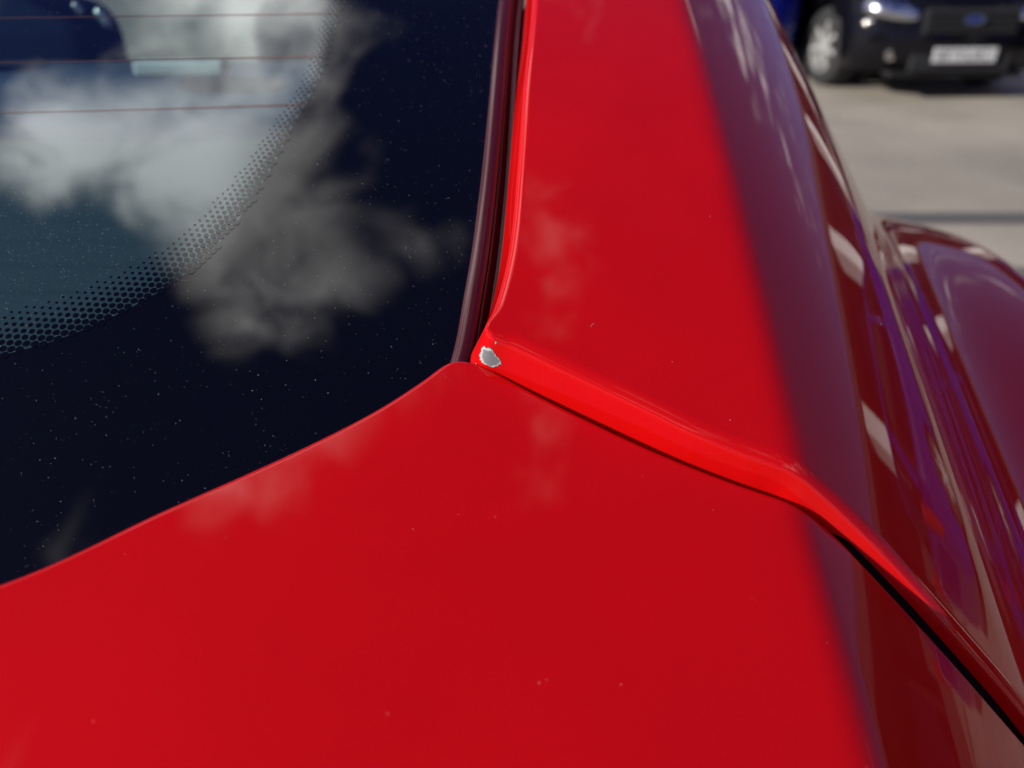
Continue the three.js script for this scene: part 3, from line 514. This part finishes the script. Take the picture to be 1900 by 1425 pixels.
  mesh('lower_intake', box(hw * 1.0, 0.14, 0.05, 0, 0.30, F - 0.03, 0.02), cabinDark, t);
  mesh('bumper_lip', box(hw * 1.35, 0.05, 0.12, 0, 0.21, F - 0.10, 0.02), blackPlastic, t);
  if (S.plate) {
    const pl = mesh('number_plate', box(0.52, 0.111, 0.012, 0, S.plateY, F + 0.018, 0.005), std(0.62, 0.62, 0.61, { roughness: 0.5 }), t, 'white number plate');
    const ink = std(0.03, 0.03, 0.03); const ch = [];
    [[-0.2, 0], [-0.2, 1], [-0.13, 0], [-0.13, 2], [-0.06, 1], [-0.06, 2], [0.035, 0], [0.035, 3], [0.105, 1], [0.105, 0], [0.175, 2], [0.175, 3]].forEach(([x, k]) => ch.push(box(k === 3 ? 0.036 : k === 2 ? 0.036 : 0.012, k > 1 ? 0.012 : 0.07, 0.002, x + (k === 0 ? -0.016 : k === 1 ? 0.014 : 0), S.plateY + (k === 2 ? 0.028 : k === 3 ? -0.028 : 0), F + 0.0249, 0.0005)));
    mesh('plate_marks', mergeGeometries(ch), ink, pl);
  }
  const ba = new THREE.CylinderGeometry(1, 1, 0.02, 32); ba.rotateX(Math.PI / 2); const rim = ba.clone(); rim.scale(0.088, 0.037, 0.8); rim.translate(0, S.badgeY, F + 0.012); ba.scale(0.078, 0.030, 1); ba.translate(0, S.badgeY, F + 0.014);
  const bd = mesh('badge', ba, phy(0.01, 0.03, 0.16, { clearcoat: 1 }), t); mesh('badge_rim', rim, chrome, bd);
  mesh('underside', box(hw * 1.7, 0.08, F - B - 0.5, 0, 0.27, (F + B) / 2, 0.02), cabinDark, t);
  return t;
}
const blackPaint = phy(0.004, 0.004, 0.006, { specularIntensity: 0.05, clearcoat: 0.6, clearcoatRoughness: 0.03, roughness: 0.5 });
const bluePaint = phy(0.004, 0.008, 0.16, { specularIntensity: 0.05, clearcoat: 1, clearcoatRoughness: 0.02, roughness: 0.5 });
const greyRim = std(0.45, 0.45, 0.44, { roughness: 0.4, metalness: 0.25 });
const stripM = std(0.5, 0.5, 0.52, { roughness: 0.3, metalness: 0.5 });
makeCar('black_car', 'black car facing the viewer, with white number plate and oval blue badge', 'car', [3.53, 0, -8.85], 0.05, { paint: blackPaint, hw: 0.84, front: 2.15, rear: -2.1, bonnet: 0.84, roof: 1.48, wr: 0.325, wheelF: 1.3, wheelR: -1.4, light: 0.67, plate: true, plateY: 0.365, badgeY: 0.625, rim: greyRim, steer: 0.14, strip: stripM });
makeCar('blue_car', 'dark blue car parked beside the black car, half hidden by red bodywork', 'car', [1.72, 0, -9.65], Math.PI, { paint: bluePaint, hw: 0.88, front: 2.05, rear: -2.1, bonnet: 1.0, roof: 1.5, wr: 0.32, wheelF: 1.25, wheelR: -1.35, light: 0.74, badgeY: 0.7, rim: greyRim });
makeCar('blue_car', 'bright blue car by the long building, mirrored in the side of the red car', 'car', [5.4, 0, -4.2], Math.PI, { paint: bluePaint, hw: 0.88, front: 2.0, rear: -2.05, bonnet: 0.92, roof: 1.48, wr: 0.32, wheelF: 1.25, wheelR: -1.3, light: 0.74, badgeY: 0.7, rim: greyRim });
// ---------------------------------------------------------------- building to the right (seen in the paint)
{
  const b = thing('long_building', 'long dark building with white posts, mirrored in the side of the red car', 'building', [12.5, 0, -6]);
  const dark = std(0.05, 0.035, 0.03, { roughness: 0.8 }), white = std(0.78, 0.76, 0.73, { roughness: 0.6 }), roofM = std(0.06, 0.06, 0.065, { roughness: 0.8 });
  mesh('wall', box(6, 3.04, 60, 6, 1.52, 0, 0.02), dark, b);
  mesh('canopy', box(4.6, 0.3, 61, 1.2, 3.2, 0, 0.02), roofM, b);
  mesh('roof', box(7, 0.3, 61, 6.6, 3.55, 0, 0.02), roofM, b);
  for (let k = 0; k < 13; k++) mesh('post', box(0.75, 3.04, 0.6, -0.6, 1.522, -29 + k * 4.8, 0.03), white, b);
  for (let k = 0; k < 16; k++) { const w = mesh('window', box(0.06, 1.9, 2.3, 2.985, 1.75, -26.2 + k * 3.5, 0.01), blackGlass, b); mesh('frame', box(0.05, 0.08, 2.4, 2.97, 2.76, -26.2 + k * 3.5, 0.01), roofM, w); }
}

renderer.render(scene, camera);
